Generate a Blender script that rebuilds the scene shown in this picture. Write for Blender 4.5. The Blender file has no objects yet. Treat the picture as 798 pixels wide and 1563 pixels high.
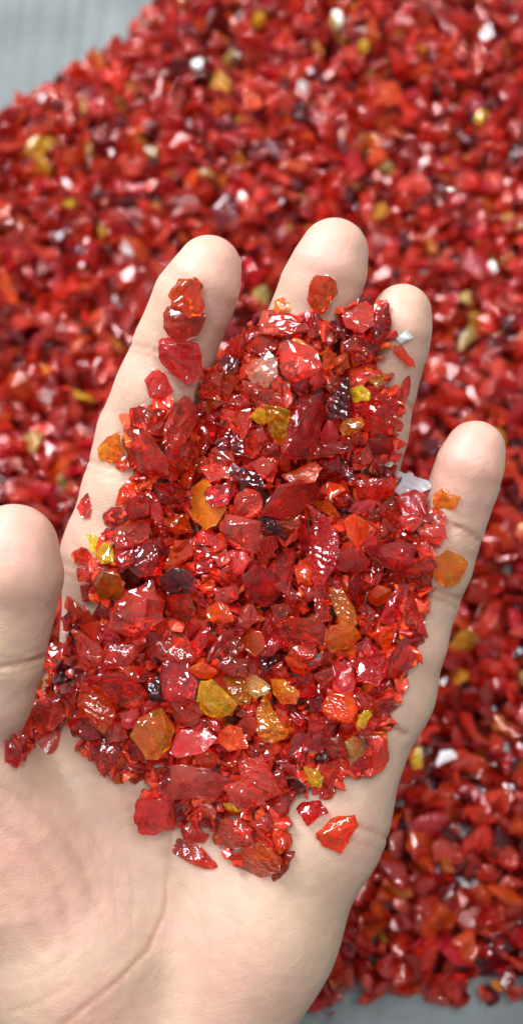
import bpy, bmesh, math, random
import numpy as np
from mathutils import Vector, Matrix
from mathutils import noise as mnoise
from mathutils.bvhtree import BVHTree

random.seed(11)
rng = np.random.default_rng(11)
scene = bpy.context.scene
COL = scene.collection

# ------------------------------------------------------------------ camera
TILT = math.radians(22.0)
CAM = np.array([0.0, 0.0, 0.385])
RIGHT = np.array([1.0, 0.0, 0.0])
UP = np.array([0.0, math.cos(TILT), math.sin(TILT)])
FWD = np.array([0.0, math.sin(TILT), -math.cos(TILT)])
FPX = 781.5 / math.tan(math.radians(26.0))
D0 = 0.258                                   # distance of the palm from the lens, metres
cam_data = bpy.data.cameras.new('camera')
cam = bpy.data.objects.new('camera', cam_data)
COL.objects.link(cam)
cam.location = CAM
cam.rotation_euler = (TILT, 0, 0)
cam_data.sensor_fit = 'VERTICAL'
cam_data.sensor_height = 24.0
cam_data.lens = 12.0 / math.tan(math.radians(26.0))
cam_data.clip_start = 0.01
cam_data.clip_end = 50
cam_data.dof.use_dof = True
cam_data.dof.focus_distance = 0.246
cam_data.dof.aperture_fstop = 5.8
scene.camera = cam

# ------------------------------------------------------------------ world, lamps, exposure
world = bpy.data.worlds.new('World')
scene.world = world
world.use_nodes = True
bg = world.node_tree.nodes['Background']
bg.inputs['Color'].default_value = (0.93, 0.97, 1.0, 1)
bg.inputs['Strength'].default_value = 1.0
wn = world.node_tree                                        # a room: pale ceiling, darker walls
wtc = wn.nodes.new('ShaderNodeTexCoord')
wsep = wn.nodes.new('ShaderNodeSeparateXYZ')
wramp = wn.nodes.new('ShaderNodeValToRGB')
wn.links.new(wtc.outputs['Generated'], wsep.inputs[0])
wn.links.new(wsep.outputs['Z'], wramp.inputs['Fac'])
wn.links.new(wramp.outputs['Color'], bg.inputs['Color'])
wramp.color_ramp.elements[0].position = 0.0
wramp.color_ramp.elements[0].color = (0.10, 0.10, 0.10, 1)
wramp.color_ramp.elements[1].position = 0.9
wramp.color_ramp.elements[1].color = (0.56, 0.57, 0.59, 1)


def area(name, loc, target, sx, sy, power, col):
    l = bpy.data.lights.new(name, 'AREA')
    l.shape = 'RECTANGLE'
    l.size, l.size_y = sx, sy
    l.energy = power
    l.color = col
    o = bpy.data.objects.new(name, l)
    COL.objects.link(o)
    o.location = loc
    o.rotation_euler = (Vector(target) - Vector(loc)).to_track_quat('-Z', 'Y').to_euler()
    return o


area('window_light', (-0.52, 0.62, 0.80), (0, 0.14, 0.08), 0.42, 0.36, 16.5, (0.93, 0.95, 1.0))
area('tube_light', (-0.05, 0.30, 1.4), (0, 0.1, 0.1), 1.1, 0.05, 7.5, (0.92, 0.95, 1.0))
for lx, ly in ((0.40, 0.70), (-0.35, -0.10), (0.55, 0.05)):  # small unseen lamps, added to put crisp highlights on the glass
    area('added_glint_light', (lx, ly, 1.30), (0, 0.12, 0.1), 0.11, 0.11, 3.4, (0.97, 0.97, 1.0))

scene.view_settings.view_transform = 'Standard'
scene.view_settings.look = 'None'
scene.view_settings.exposure = 0.36
scene.view_settings.gamma = 1.0
scene.view_settings.use_curve_mapping = False
cy = scene.cycles
cy.use_denoising = True
cy.max_bounces = 14
cy.transmission_bounces = 12
cy.glossy_bounces = 5
cy.diffuse_bounces = 4
cy.sample_clamp_indirect = 6.0
cy.blur_glossy = 0.4


# ------------------------------------------------------------------ helpers
def at(px, py, d):
    """point of the photograph (798 x 1563 px) at distance d along the lens axis"""
    return CAM + d * ((px - 399.0) / FPX * RIGHT + (781.5 - py) / FPX * UP + FWD)


def at_ground(px, py, z=0.0):
    r = at(px, py, 1.0) - CAM
    return CAM + r * ((z - CAM[2]) / r[2])


def link_mesh(name, verts, faces, mat=None, smooth=False, parent=None):
    me = bpy.data.meshes.new(name)
    me.from_pydata([tuple(v) for v in verts], [], [tuple(int(i) for i in f) for f in faces])
    me.update()
    if smooth:
        me.polygons.foreach_set('use_smooth', [True] * len(me.polygons))
    o = bpy.data.objects.new(name, me)
    COL.objects.link(o)
    if mat:
        me.materials.append(mat)
    if parent:
        o.parent = parent
    return o


def new_mat(name):
    m = bpy.data.materials.new(name)
    m.use_nodes = True
    nt = m.node_tree
    return m, nt, nt.nodes['Principled BSDF']


def N(nt, kind, **kw):
    n = nt.nodes.new(kind)
    for k, v in kw.items():
        if hasattr(n, k):
            setattr(n, k, v)
        else:
            n.inputs[k.replace('_', ' ')].default_value = v
    return n


def mixcol(nt, fac, a, b, mode='MIX'):
    n = nt.nodes.new('ShaderNodeMix')
    n.data_type = 'RGBA'
    n.blend_type = mode
    for sock, v in ((n.inputs[0], fac), (n.inputs[6], a), (n.inputs[7], b)):
        if hasattr(v, 'node'):
            nt.links.new(v, sock)
        else:
            sock.default_value = v
    return n.outputs[2]


def rgba(c):
    return (c[0], c[1], c[2], 1.0)


# ------------------------------------------------------------------ glass materials
def glass_mat(name, col, col2, trans, rough, ripple=0.0, from_attr=False, bump=0.30, absorb=None):
    m, nt, b = new_mat(name)
    L = nt.links
    tc = N(nt, 'ShaderNodeTexCoord')
    oi = N(nt, 'ShaderNodeObjectInfo')
    if from_attr:
        at_ = N(nt, 'ShaderNodeAttribute')
        at_.attribute_name = 'tint'
        base = at_.outputs['Color']
    else:
        no = N(nt, 'ShaderNodeTexNoise', Scale=190.0, Detail=4.0, Roughness=0.62)
        off = N(nt, 'ShaderNodeVectorMath', operation='ADD')
        L.new(tc.outputs['Object'], off.inputs[0])
        sc = N(nt, 'ShaderNodeVectorMath', operation='SCALE')
        L.new(oi.outputs['Random'], sc.inputs[0])
        sc.inputs[0].default_value = (1, 1, 1)
        comb = N(nt, 'ShaderNodeCombineXYZ')
        for i in range(3):
            L.new(oi.outputs['Random'], comb.inputs[i])
        L.new(comb.outputs[0], off.inputs[1])
        L.new(off.outputs[0], no.inputs['Vector'])
        ramp = N(nt, 'ShaderNodeMapRange')
        ramp.inputs['From Min'].default_value = 0.42
        ramp.inputs['From Max'].default_value = 0.62
        L.new(no.outputs['Fac'], ramp.inputs['Value'])
        c = mixcol(nt, ramp.outputs[0], rgba(col), rgba(col2))
        hsv = N(nt, 'ShaderNodeHueSaturation')
        mr = N(nt, 'ShaderNodeMapRange')
        mr.inputs['To Min'].default_value = 0.72
        mr.inputs['To Max'].default_value = 1.22
        L.new(oi.outputs['Random'], mr.inputs['Value'])
        L.new(mr.outputs[0], hsv.inputs['Value'])
        L.new(c, hsv.inputs['Color'])
        base = hsv.outputs[0]
    L.new(base, b.inputs['Base Color'])
    if absorb:                                             # the colour lies in the glass: thin edges pale, thick cores deep
        acol, dens = absorb
        va = N(nt, 'ShaderNodeVolumeAbsorption')
        va.inputs['Color'].default_value = rgba(acol)
        md = N(nt, 'ShaderNodeMapRange')
        md.inputs['To Min'].default_value = dens * 0.65
        md.inputs['To Max'].default_value = dens * 1.45
        L.new(oi.outputs['Random'], md.inputs['Value'])
        L.new(md.outputs[0], va.inputs['Density'])
        L.new(va.outputs[0], nt.nodes['Material Output'].inputs['Volume'])
    b.inputs['Transmission Weight'].default_value = trans
    b.inputs['Roughness'].default_value = rough
    b.inputs['IOR'].default_value = 1.52
    # wavy conchoidal breaks
    n1 = N(nt, 'ShaderNodeTexNoise', Scale=420.0, Detail=2.0, Roughness=0.5)
    L.new(tc.outputs['Object'], n1.inputs['Vector'])
    bp = N(nt, 'ShaderNodeBump', Strength=bump)
    bp.inputs['Distance'].default_value = 0.0006
    L.new(n1.outputs['Fac'], bp.inputs['Height'])
    n3 = N(nt, 'ShaderNodeTexNoise', Scale=1100.0, Detail=2.0)
    L.new(tc.outputs['Object'], n3.inputs['Vector'])
    b3 = N(nt, 'ShaderNodeBump', Strength=bump * 0.5)
    b3.inputs['Distance'].default_value = 0.0004
    L.new(n3.outputs['Fac'], b3.inputs['Height'])
    L.new(bp.outputs[0], b3.inputs['Normal'])
    bp = b3
    last = bp
    if ripple > 0:
        wv = N(nt, 'ShaderNodeTexWave')
        wv.wave_type = 'RINGS'
        wv.rings_direction = 'SPHERICAL'
        wv.inputs['Scale'].default_value = 190.0
        wv.inputs['Distortion'].default_value = 6.0
        wv.inputs['Detail'].default_value = 1.0
        wv.inputs['Detail Scale'].default_value = 1.5
        mp = N(nt, 'ShaderNodeMapping')
        mp.inputs['Location'].default_value = (0.004, 0.012, 0.0)
        L.new(tc.outputs['Object'], mp.inputs['Vector'])
        L.new(mp.outputs[0], wv.inputs['Vector'])
        b2 = N(nt, 'ShaderNodeBump', Strength=ripple)
        b2.inputs['Distance'].default_value = 0.0008
        L.new(wv.outputs['Fac'], b2.inputs['Height'])
        L.new(bp.outputs[0], b2.inputs['Normal'])
        last = b2
    L.new(last.outputs[0], b.inputs['Normal'])
    return m


KIND = {   # code: (words, surface tints, transmission, roughness, (colour of the glass, how deep))
    'r': ('bright red', (0.98, 0.110, 0.060), (1.00, 0.200, 0.080), 0.95, 0.02, ((0.990, 0.18, 0.08), 300)),
    'd': ('deep red', (0.85, 0.050, 0.040), (0.95, 0.110, 0.060), 0.96, 0.02, ((0.95, 0.10, 0.07), 480)),
    'k': ('maroon-black', (0.40, 0.060, 0.080), (0.55, 0.070, 0.070), 0.97, 0.015, ((0.45, 0.06, 0.10), 800)),
    'p': ('crimson', (0.96, 0.080, 0.080), (1.00, 0.160, 0.130), 0.93, 0.03, ((0.975, 0.12, 0.14), 360)),
    'o': ('orange-red', (1.00, 0.085, 0.010), (1.00, 0.190, 0.014), 0.86, 0.02, ((1.0, 0.40, 0.06), 170)),
    'a': ('amber', (1.00, 0.430, 0.030), (1.00, 0.230, 0.014), 0.89, 0.02, ((1.0, 0.70, 0.08), 160)),
    'y': ('golden yellow', (1.00, 0.780, 0.040), (1.00, 0.520, 0.015), 0.87, 0.02, ((1.0, 0.86, 0.08), 150)),
    'g': ('olive yellow', (1.00, 0.820, 0.300), (1.00, 0.640, 0.150), 0.92, 0.02, ((0.990, 0.84, 0.28), 180)),
    'c': ('colourless', (0.98, 0.98, 0.98), (0.94, 0.95, 0.96), 0.62, 0.04, ((0.90, 0.91, 0.92), 40)),
    'v': ('veined clear', (0.98, 0.70, 0.56), (0.97, 0.34, 0.20), 0.93, 0.03, ((0.98, 0.60, 0.50), 120)),
    's': ('pale red', (1.00, 0.200, 0.130), (0.98, 0.110, 0.065), 0.9, 0.03, ((0.990, 0.32, 0.20), 230)),
}
GLASS = {k: glass_mat('clean glass ' + v[0], v[1], v[2], v[3], v[4], bump=0.14, absorb=v[5]) for k, v in KIND.items()}
WAVY = {k: glass_mat('wavy glass ' + v[0], v[1], v[2], v[3], v[4], bump=0.40, absorb=v[5]) for k, v in KIND.items()}
DUSTY = {k: glass_mat('dusty glass ' + v[0], v[1], v[2], v[3] * 0.94, 0.18, bump=0.34, absorb=v[5]) for k, v in KIND.items()}
RIPPLE = {k: glass_mat('rippled glass ' + v[0], v[1], v[2], v[3], v[4], ripple=0.34, absorb=v[5]) for k, v in KIND.items()}
FINISH = [GLASS, WAVY, GLASS, DUSTY, WAVY, GLASS, RIPPLE, WAVY, GLASS, DUSTY]

# ------------------------------------------------------------------ the setting: ribbed grey cloth
m_cloth, nt, b = new_mat('grey ribbed cloth')
tc = N(nt, 'ShaderNodeTexCoord')
n1 = N(nt, 'ShaderNodeTexNoise', Scale=20.0, Detail=6.0, Roughness=0.6)
nt.links.new(tc.outputs['Object'], n1.inputs['Vector'])
n2 = N(nt, 'ShaderNodeTexNoise', Scale=900.0, Detail=2.0)
nt.links.new(tc.outputs['Object'], n2.inputs['Vector'])
c1 = mixcol(nt, n1.outputs['Fac'], (0.045, 0.055, 0.054, 1), (0.165, 0.186, 0.182, 1))
c2 = mixcol(nt, 0.25, c1, n2.outputs['Color'], 'SOFT_LIGHT')
nt.links.new(c2, b.inputs['Base Color'])
b.inputs['Roughness'].default_value = 0.75
bp = N(nt, 'ShaderNodeBump', Strength=0.4)
bp.inputs['Distance'].default_value = 0.0005
nt.links.new(n2.outputs['Fac'], bp.inputs['Height'])
nt.links.new(bp.outputs[0], b.inputs['Normal'])


def build_cloth():
    xs = np.arange(-0.6, 0.6001, 0.0012)
    ys = np.linspace(-0.6, 1.4, 60)
    X, Y = np.meshgrid(xs, ys, indexing='ij')
    ph = X * 2 * math.pi / 0.0105 + 1.6 * np.sin(Y * 9.0) + 2.2 * np.sin(X * 60.0 + 2 * Y) + 1.1 * np.sin(X * 171.0 + 1.0 + 3 * Y)
    amp = 0.55 + 0.45 * np.sin(X * 41.0 + 3 * np.sin(Y * 13.0)) * np.sin(Y * 23.0 + X * 9.0)
    Z = 0.0016 * amp * (np.abs(np.sin(ph / 2)) ** 0.9 - 1) + 0.003 * np.sin(X * 14 + 0.6) * np.sin(Y * 9 + 1.0) - 0.003
    ny = len(ys)
    V = np.stack([X, Y, Z], -1).reshape(-1, 3)
    i, j = np.meshgrid(np.arange(len(xs) - 1), np.arange(ny - 1), indexing='ij')
    a = (i * ny + j).ravel()
    F = np.stack([a, a + ny, a + ny + 1, a + 1], -1)
    o = link_mesh('ground_cloth', V, F, m_cloth, smooth=True)
    o['kind'] = 'structure'
    o['label'] = 'grey ribbed cloth lying under the spread of red glass'
    o['category'] = 'cloth'


build_cloth()


# ------------------------------------------------------------------ shard shapes
def hull(points, bevel=0.0, wavy=0.0, wseed=0.0):
    """convex glass fragment: verts (n,3) and faces"""
    bm = bmesh.new()
    vs = [bm.verts.new(tuple(p)) for p in points]
    r = bmesh.ops.convex_hull(bm, input=vs, use_existing_faces=False)
    junk = [g for g in r['geom_interior'] if isinstance(g, bmesh.types.BMVert)]
    junk += [g for g in r['geom_unused'] if isinstance(g, bmesh.types.BMVert)]
    bmesh.ops.delete(bm, geom=list(set(junk)), context='VERTS')
    loose = [v for v in bm.verts if not v.link_faces]
    bmesh.ops.delete(bm, geom=loose, context='VERTS')
    bmesh.ops.dissolve_limit(bm, angle_limit=math.radians(9), verts=bm.verts[:], edges=bm.edges[:])
    if bevel > 0:
        bmesh.ops.bevel(bm, geom=bm.edges[:], offset=bevel, segments=1, affect='EDGES', clamp_overlap=True)
    bmesh.ops.triangulate(bm, faces=[f for f in bm.faces if len(f.verts) > 4])
    bmesh.ops.recalc_face_normals(bm, faces=bm.faces[:])
    if wavy > 0:
        bmesh.ops.triangulate(bm, faces=bm.faces[:])
        el = [e for e in bm.edges if e.calc_length() > 1.1]
        bmesh.ops.subdivide_edges(bm, edges=el, cuts=2, use_grid_fill=True)
        bmesh.ops.triangulate(bm, faces=[f for f in bm.faces if len(f.verts) > 4])
        bm.normal_update()
        o_ = Vector((wseed * 3.7, wseed * 1.3, wseed * 0.7))
        mv = [(v, v.normal * (wavy * mnoise.noise(v.co * 0.36 + o_) + 0.6 * wavy * mnoise.noise(v.co * 1.0 + o_))) for v in bm.verts]
        for v, dv in mv:
            v.co += dv
    bm.verts.index_update()
    V = np.array([v.co[:] for v in bm.verts])
    F = [[v.index for v in f.verts] for f in bm.faces]
    bm.free()
    return V, F


def random_shard(r):
    """unit-sized broken chip"""
    n = r.integers(8, 14)
    p = r.normal(size=(n, 3))
    p /= np.linalg.norm(p, axis=1)[:, None]
    p *= r.uniform(0.72, 1.0, size=(n, 1))
    s = np.array([1.0, r.uniform(0.5, 0.9), r.uniform(0.3, 0.65)])
    return hull(p * s, bevel=0.04)


def rand_rot(r):
    q = r.normal(size=4)
    w, x, y, z = q / np.linalg.norm(q)
    return np.array([[1 - 2 * (y * y + z * z), 2 * (x * y - z * w), 2 * (x * z + y * w)],
                     [2 * (x * y + z * w), 1 - 2 * (x * x + z * z), 2 * (y * z - x * w)],
                     [2 * (x * z - y * w), 2 * (y * z + x * w), 1 - 2 * (x * x + y * y)]])


def inside(poly, X, Y):
    poly = np.asarray(poly, float)
    res = np.zeros(X.shape, bool)
    n = len(poly)
    for i in range(n):
        x0, y0 = poly[i]
        x1, y1 = poly[(i + 1) % n]
        if y0 == y1:
            continue
        c = ((y0 > Y) != (y1 > Y)) & (X < (x1 - x0) * (Y - y0) / (y1 - y0) + x0)
        res ^= c
    return res


def edge_dist(poly, X, Y):
    poly = np.asarray(poly, float)
    d = np.full(X.shape, 1e9)
    n = len(poly)
    for i in range(n):
        a, bb = poly[i], poly[(i + 1) % n]
        ab = bb - a
        t = np.clip(((X - a[0]) * ab[0] + (Y - a[1]) * ab[1]) / max(ab @ ab, 1e-12), 0, 1)
        d = np.minimum(d, np.hypot(X - a[0] - t * ab[0], Y - a[1] - t * ab[1]))
    return d


CHIPS = [random_shard(rng) for _ in range(60)]
TINTS = [  # colour and how common it is in the spread
    ((0.76, 0.045, 0.020), 0.30), ((0.54, 0.020, 0.013), 0.21), ((0.86, 0.085, 0.040), 0.18), ((0.66, 0.022, 0.032), 0.07),
    ((0.93, 0.120, 0.018), 0.075), ((0.20, 0.010, 0.014), 0.06), ((0.88, 0.130, 0.095), 0.06), ((0.95, 0.48, 0.045), 0.018),
    ((0.93, 0.26, 0.020), 0.014), ((0.88, 0.86, 0.84), 0.003), ((0.80, 0.62, 0.20), 0.005)]
TC = np.array([t[0] for t in TINTS])
TP = np.array([t[1] for t in TINTS])
TP = TP / TP.sum()
m_crumb = glass_mat('fine red glass', None, None, 0.45, 0.05, from_attr=True, bump=0.3)
m_bed = glass_mat('mixed red glass', None, None, 0.80, 0.03, from_attr=True, bump=0.55)


def chips_object(name, pos, size, tints, r, mat, extra=None):
    """many small chips as ONE mesh with a colour per chip"""
    VV, FF, CC = [], [], []
    base = 0
    for k in range(len(pos)):
        V, F = CHIPS[int(r.integers(len(CHIPS)))]
        W = (V * size[k]) @ rand_rot(r).T + pos[k]
        VV.append(W)
        FF.extend([[i + base for i in f] for f in F])
        CC.append(np.repeat(tints[k][None], len(V), 0))
        base += len(V)
    if extra:
        V, F, c = extra
        VV.append(V)
        FF.extend([[int(i) + base for i in f] for f in F])
        CC.append(np.repeat(np.array(c)[None], len(V), 0))
    V = np.concatenate(VV)
    C = np.concatenate(CC)
    o = link_mesh(name, V, FF, mat)
    at_ = o.data.color_attributes.new('tint', 'FLOAT_COLOR', 'POINT')
    at_.data.foreach_set('color', np.concatenate([C, np.ones((len(C), 1))], 1).astype(np.float32).ravel())
    return o


# ------------------------------------------------------------------ the spread of glass on the cloth
BED_PX = [(-60, 232), (14, 178), (60, 142), (112, 100), (165, 82), (196, 60), (214, 26), (248, -8), (300, -70), (420, -170), (700, -190), (1000, -150),
          (1060, 500), (1010, 1000), (950, 1300), (900, 1520), (788, 1520), (700, 1524), (620, 1516), (560, 1526), (495, 1522), (470, 1538), (448, 1552),
          (380, 1545), (250, 1480), (100, 1400), (-60, 1250), (-160, 900), (-150, 500)]
BED_G = np.array([at_ground(x, y, 0.004)[:2] for x, y in BED_PX])
BED_H = 0.015


def bed_height(X, Y):
    d = edge_dist(BED_G, X, Y)
    ins = inside(BED_G, X, Y)
    h = BED_H * (1 - np.exp(-d / 0.007))
    h = h + 0.004 * np.sin(X * 33 + 1.2) * np.sin(Y * 27 + 0.3) * np.clip(d / 0.04, 0, 1)
    return np.where(ins, h, 0.0), ins, d


BED_SHARDS = [  # pieces of the spread that stand out: px, py, half-size in px, kind, label
    (515, 30, 23, 'w', 'chalky white chip at the back of the spread, beyond the middle fingertip'),
    (300, 97, 17, 'w', 'milky white chip near the grey cloth corner of the spread'),
    (398, 30, 21, 'y', 'golden yellow shard at the back edge of the spread beside the white chip'),
    (733, 178, 21, 'y', 'yellow shard lying far out in the spread beyond the ring finger'),
    (370, 302, 16, 'w', 'white chip in the spread just beyond the gap between index and middle fingertips'),
    (752, 408, 15, 'w', 'oval white chip in the spread past the ring fingertip, above the little finger'),
    (105, 310, 14, 'y', 'small yellow shard in the spread on the thumb side, beyond the index fingertip'),
    (640, 1157, 22, 'y', 'yellow shard in the spread beside the heel of the palm'),
    (680, 1157, 22, 'c', 'colourless shard next to the yellow one beside the heel of the palm'),
    (680, 1320, 20, 'a', 'glowing orange shard in the spread beyond the wrist side of the palm'),
    (610, 1360, 24, 'a', 'dull amber shard in the spread closest to the edge of the palm near the wrist'),
    (755, 1502, 19, 'a', 'amber shard at the bottom edge of the spread next to the grey cloth'),
    (370, 185, 15, 'y', 'olive yellow shard in the far spread between the white chips'),
    (540, 282, 17, 'g', 'pale yellowish shard in the spread just beyond the middle fingertip'),
    (690, 290, 12, 'g', 'small olive shard in the spread beyond the ring fingertip'),
    (175, 460, 14, 'c', 'pale clear shard in the spread beside the index finger'),
    (105, 572, 13, 'c', 'small clear shard in the spread between thumb tip and index finger'),
    (650, 1012, 13, 'c', 'grey glinting chip in the spread under the base of the little finger'),
    (718, 320 + 480, 14, 'c', 'white glinting chip in the spread beside the crease of the little finger'),
    (40, 228, 15, 'a', 'amber shard in the spread near its grey cloth edge'),
]


def build_bed():
    r = np.random.default_rng(5)
    lo, hi = BED_G.min(0), BED_G.max(0)
    pos, size, tint = [], [], []
    keep = np.array([at_ground(b_[0], b_[1], 0.014)[:2] for b_ in BED_SHARDS])
    for layer, (sp, dz) in enumerate(((0.0064, 0.0), (0.0072, 0.0040), (0.0078, 0.0080))):
        gx, gy = np.meshgrid(np.arange(lo[0], hi[0], sp), np.arange(lo[1], hi[1], sp), indexing='ij')
        X = gx.ravel() + r.uniform(-.5, .5, gx.size) * sp
        Y = gy.ravel() + r.uniform(-.5, .5, gx.size) * sp
        h, ins, d = bed_height(X, Y)
        # leave out what the frame can never see
        rel = np.stack([X, Y, h], -1) - CAM
        dep = rel @ FWD
        px = 399 + FPX * (rel @ RIGHT) / dep
        py = 781.5 - FPX * (rel @ UP) / dep
        ok = ins & (px > -150) & (px < 950) & (py > -130) & (py < 1700)
        if layer == 0:
            for k_ in keep:
                ok &= np.hypot(X - k_[0], Y - k_[1]) > 0.0035
        X, Y, h, d = X[ok], Y[ok], h[ok], d[ok]
        z = h - dz + r.uniform(-0.0012, 0.0022, len(X))
        z = np.maximum(z, 0.0015)
        s = r.lognormal(math.log(0.0068), 0.27, len(X))
        s = np.clip(s, 0.0032, 0.0115)
        pos.append(np.stack([X, Y, z], -1))
        size.append(s)
        t = TC[r.choice(len(TC), size=len(X), p=TP)] * r.uniform(0.68, 1.28, (len(X), 1))
        tint.append(np.clip(t, 0, 0.97))
    # loose crumbs along the rim
    n = 55
    k = r.integers(len(BED_G), size=n)
    t = r.uniform(0, 1, (n, 1))
    P = BED_G[k] * (1 - t) + BED_G[(k + 1) % len(BED_G)] * t + r.normal(0, 0.0022, (n, 2))
    pos.append(np.concatenate([P, np.full((n, 1), 0.0015)], 1))
    size.append(r.uniform(0.0015, 0.0045, n))
    tint.append(TC[r.choice(len(TC), size=n, p=TP)])
    # body of the spread under the chips
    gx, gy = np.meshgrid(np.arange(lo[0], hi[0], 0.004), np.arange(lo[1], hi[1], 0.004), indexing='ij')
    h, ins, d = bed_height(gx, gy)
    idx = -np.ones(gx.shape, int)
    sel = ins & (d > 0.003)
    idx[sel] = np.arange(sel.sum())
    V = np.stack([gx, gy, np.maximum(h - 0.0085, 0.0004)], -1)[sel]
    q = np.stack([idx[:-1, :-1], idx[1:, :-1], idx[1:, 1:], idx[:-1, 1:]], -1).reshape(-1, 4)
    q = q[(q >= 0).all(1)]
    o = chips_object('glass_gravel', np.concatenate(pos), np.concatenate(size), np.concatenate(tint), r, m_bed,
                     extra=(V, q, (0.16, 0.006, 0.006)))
    o['kind'] = 'stuff'
    o['label'] = 'spread of small broken red glass lying on the grey cloth'
    o['category'] = 'glass gravel'


build_bed()

m_chalk, nt, b = new_mat('chalky white glass')
b.inputs['Base Color'].default_value = (0.86, 0.85, 0.80, 1)
b.inputs['Roughness'].default_value = 0.35
n1 = N(nt, 'ShaderNodeTexNoise', Scale=500.0)
bp = N(nt, 'ShaderNodeBump', Strength=0.5)
bp.inputs['Distance'].default_value = 0.0006
nt.links.new(n1.outputs['Fac'], bp.inputs['Height'])
nt.links.new(bp.outputs[0], b.inputs['Normal'])

r = np.random.default_rng(21)
for (px, py, hs, kd, lab) in BED_SHARDS:
    p = at_ground(px, py, 0.014)
    hgt = float(bed_height(np.array([p[0]]), np.array([p[1]]))[0][0])
    p = at_ground(px, py, hgt + 0.002)
    dep = (p - CAM) @ FWD
    V, F = random_shard(r)
    V = V * np.array([1, 1, 1.2]) * hs * dep / FPX
    a_ = r.uniform(0, 6.28)
    R = np.array([[math.cos(a_), -math.sin(a_), 0], [math.sin(a_), math.cos(a_), 0], [0, 0, 1]])
    o = link_mesh('glass_shard', V @ R.T, F, m_chalk if kd == 'w' else GLASS[kd])
    o.location = p
    o['label'] = lab
    o['category'] = 'glass shard'
    o['group'] = 'odd coloured shards lying in the spread'


# ------------------------------------------------------------------ the hand
def hp(px, py, zmm, rpx):
    """camera-frame point (metres: right, up, towards lens from the palm plane) and radius"""
    d = D0 - zmm * 0.001
    return np.array([(px - 399) / FPX * d, (781.5 - py) / FPX * d, zmm * 0.001]), rpx / FPX * d


def smin(a, b_, k):
    h = np.clip(0.5 + 0.5 * (b_ - a) / k, 0, 1)
    return b_ + (a - b_) * h - k * h * (1 - h)


def cone_sd(P, A, B):
    (a, ra), (b_, rb) = A, B
    ab = b_ - a
    q = P - a
    t = np.clip((q @ ab) / (ab @ ab), 0, 1)
    return np.linalg.norm(q - t[..., None] * ab, axis=-1) - (ra + t * (rb - ra))


FINGERS = [
    # index
    ([(319, 410, 12, 50), (310, 432, 12, 57), (296, 458, 10, 62), (268, 528, 5, 63), (213, 665, -3, 65), (178, 850, -9, 76)],
     [(240, 600, 3, 58), (192, 760, -4, 63)]),
    # middle
    ([(509, 387, 13, 53), (501, 411, 13, 59), (489, 440, 11, 62), (461, 510, 6, 62), (402, 670, -4, 66), (338, 890, -12, 78)],
     [(432, 590, 2, 58), (368, 780, -6, 64)]),
    # ring
    ([(613, 479, 12, 45), (609, 500, 12, 49), (602, 525, 10, 52), (582, 597, 5, 52), (550, 725, -4, 57), (488, 930, -12, 74)],
     [(566, 660, 1, 50), (522, 820, -6, 58)]),
    # little
    ([(724, 688, 10, 46), (717, 709, 10, 51), (708, 738, 8, 52), (686, 814, 4, 49), (648, 912, -3, 52), (590, 1055, -9, 66)],
     [(668, 864, 1, 46), (622, 982, -4, 54)]),
]
THUMB = ([(22, 836, 20, 67), (24, 880, 19, 72), (4, 1005, 15, 63), (-38, 1115, 8, 70), (30, 1330, -4, 115)],
         [(24, 868, 22, 62), (-15, 1060, 13, 60)])
PALM = [
    [(178, 850, -9, 76), (172, 1150, -15, 92), (185, 1500, -17, 118)],
    [(338, 890, -12, 78), (300, 1150, -18, 88), (240, 1500, -19, 118)],
    [(488, 930, -12, 74), (420, 1180, -18, 90), (300, 1500, -19, 118)],
    [(590, 1055, -9, 64), (482, 1250, -13, 98), (392, 1418, -14, 113), (278, 1620, -17, 130)],
    [(40, 1270, -6, 112), (120, 1460, -8, 125), (150, 1640, -12, 130)],
    [(185, 1560, -17, 135), (240, 1620, -17, 140), (130, 1900, -22, 150)],
]


def hand_sd(P):
    d = None
    for chain in PALM:
        pts = [hp(*c) for c in chain]
        for A, B in zip(pts[:-1], pts[1:]):
            s = cone_sd(P, A, B)
            d = s if d is None else smin(d, s, 0.009)
    fs = None
    for chain, pads in FINGERS + [THUMB]:
        pts = [hp(*c_) for c_ in chain]
        f = None
        for A, B in zip(pts[:-1], pts[1:]):
            s = cone_sd(P, A, B)
            f = s if f is None else smin(f, s, 0.0008)
        for pd in pads:
            c_, r_ = hp(*pd)
            f = smin(f, np.linalg.norm(P - c_, axis=-1) - r_, 0.003)
        fs = f if fs is None else smin(fs, f, 0.0012)
    return smin(d, fs, 0.0065)


def sd_grad(P, e=2e-4):
    g = np.stack([hand_sd(P + np.eye(3)[i] * e) - hand_sd(P - np.eye(3)[i] * e) for i in range(3)], -1)
    return g / np.maximum(np.linalg.norm(g, axis=-1, keepdims=True), 1e-9)


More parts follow.
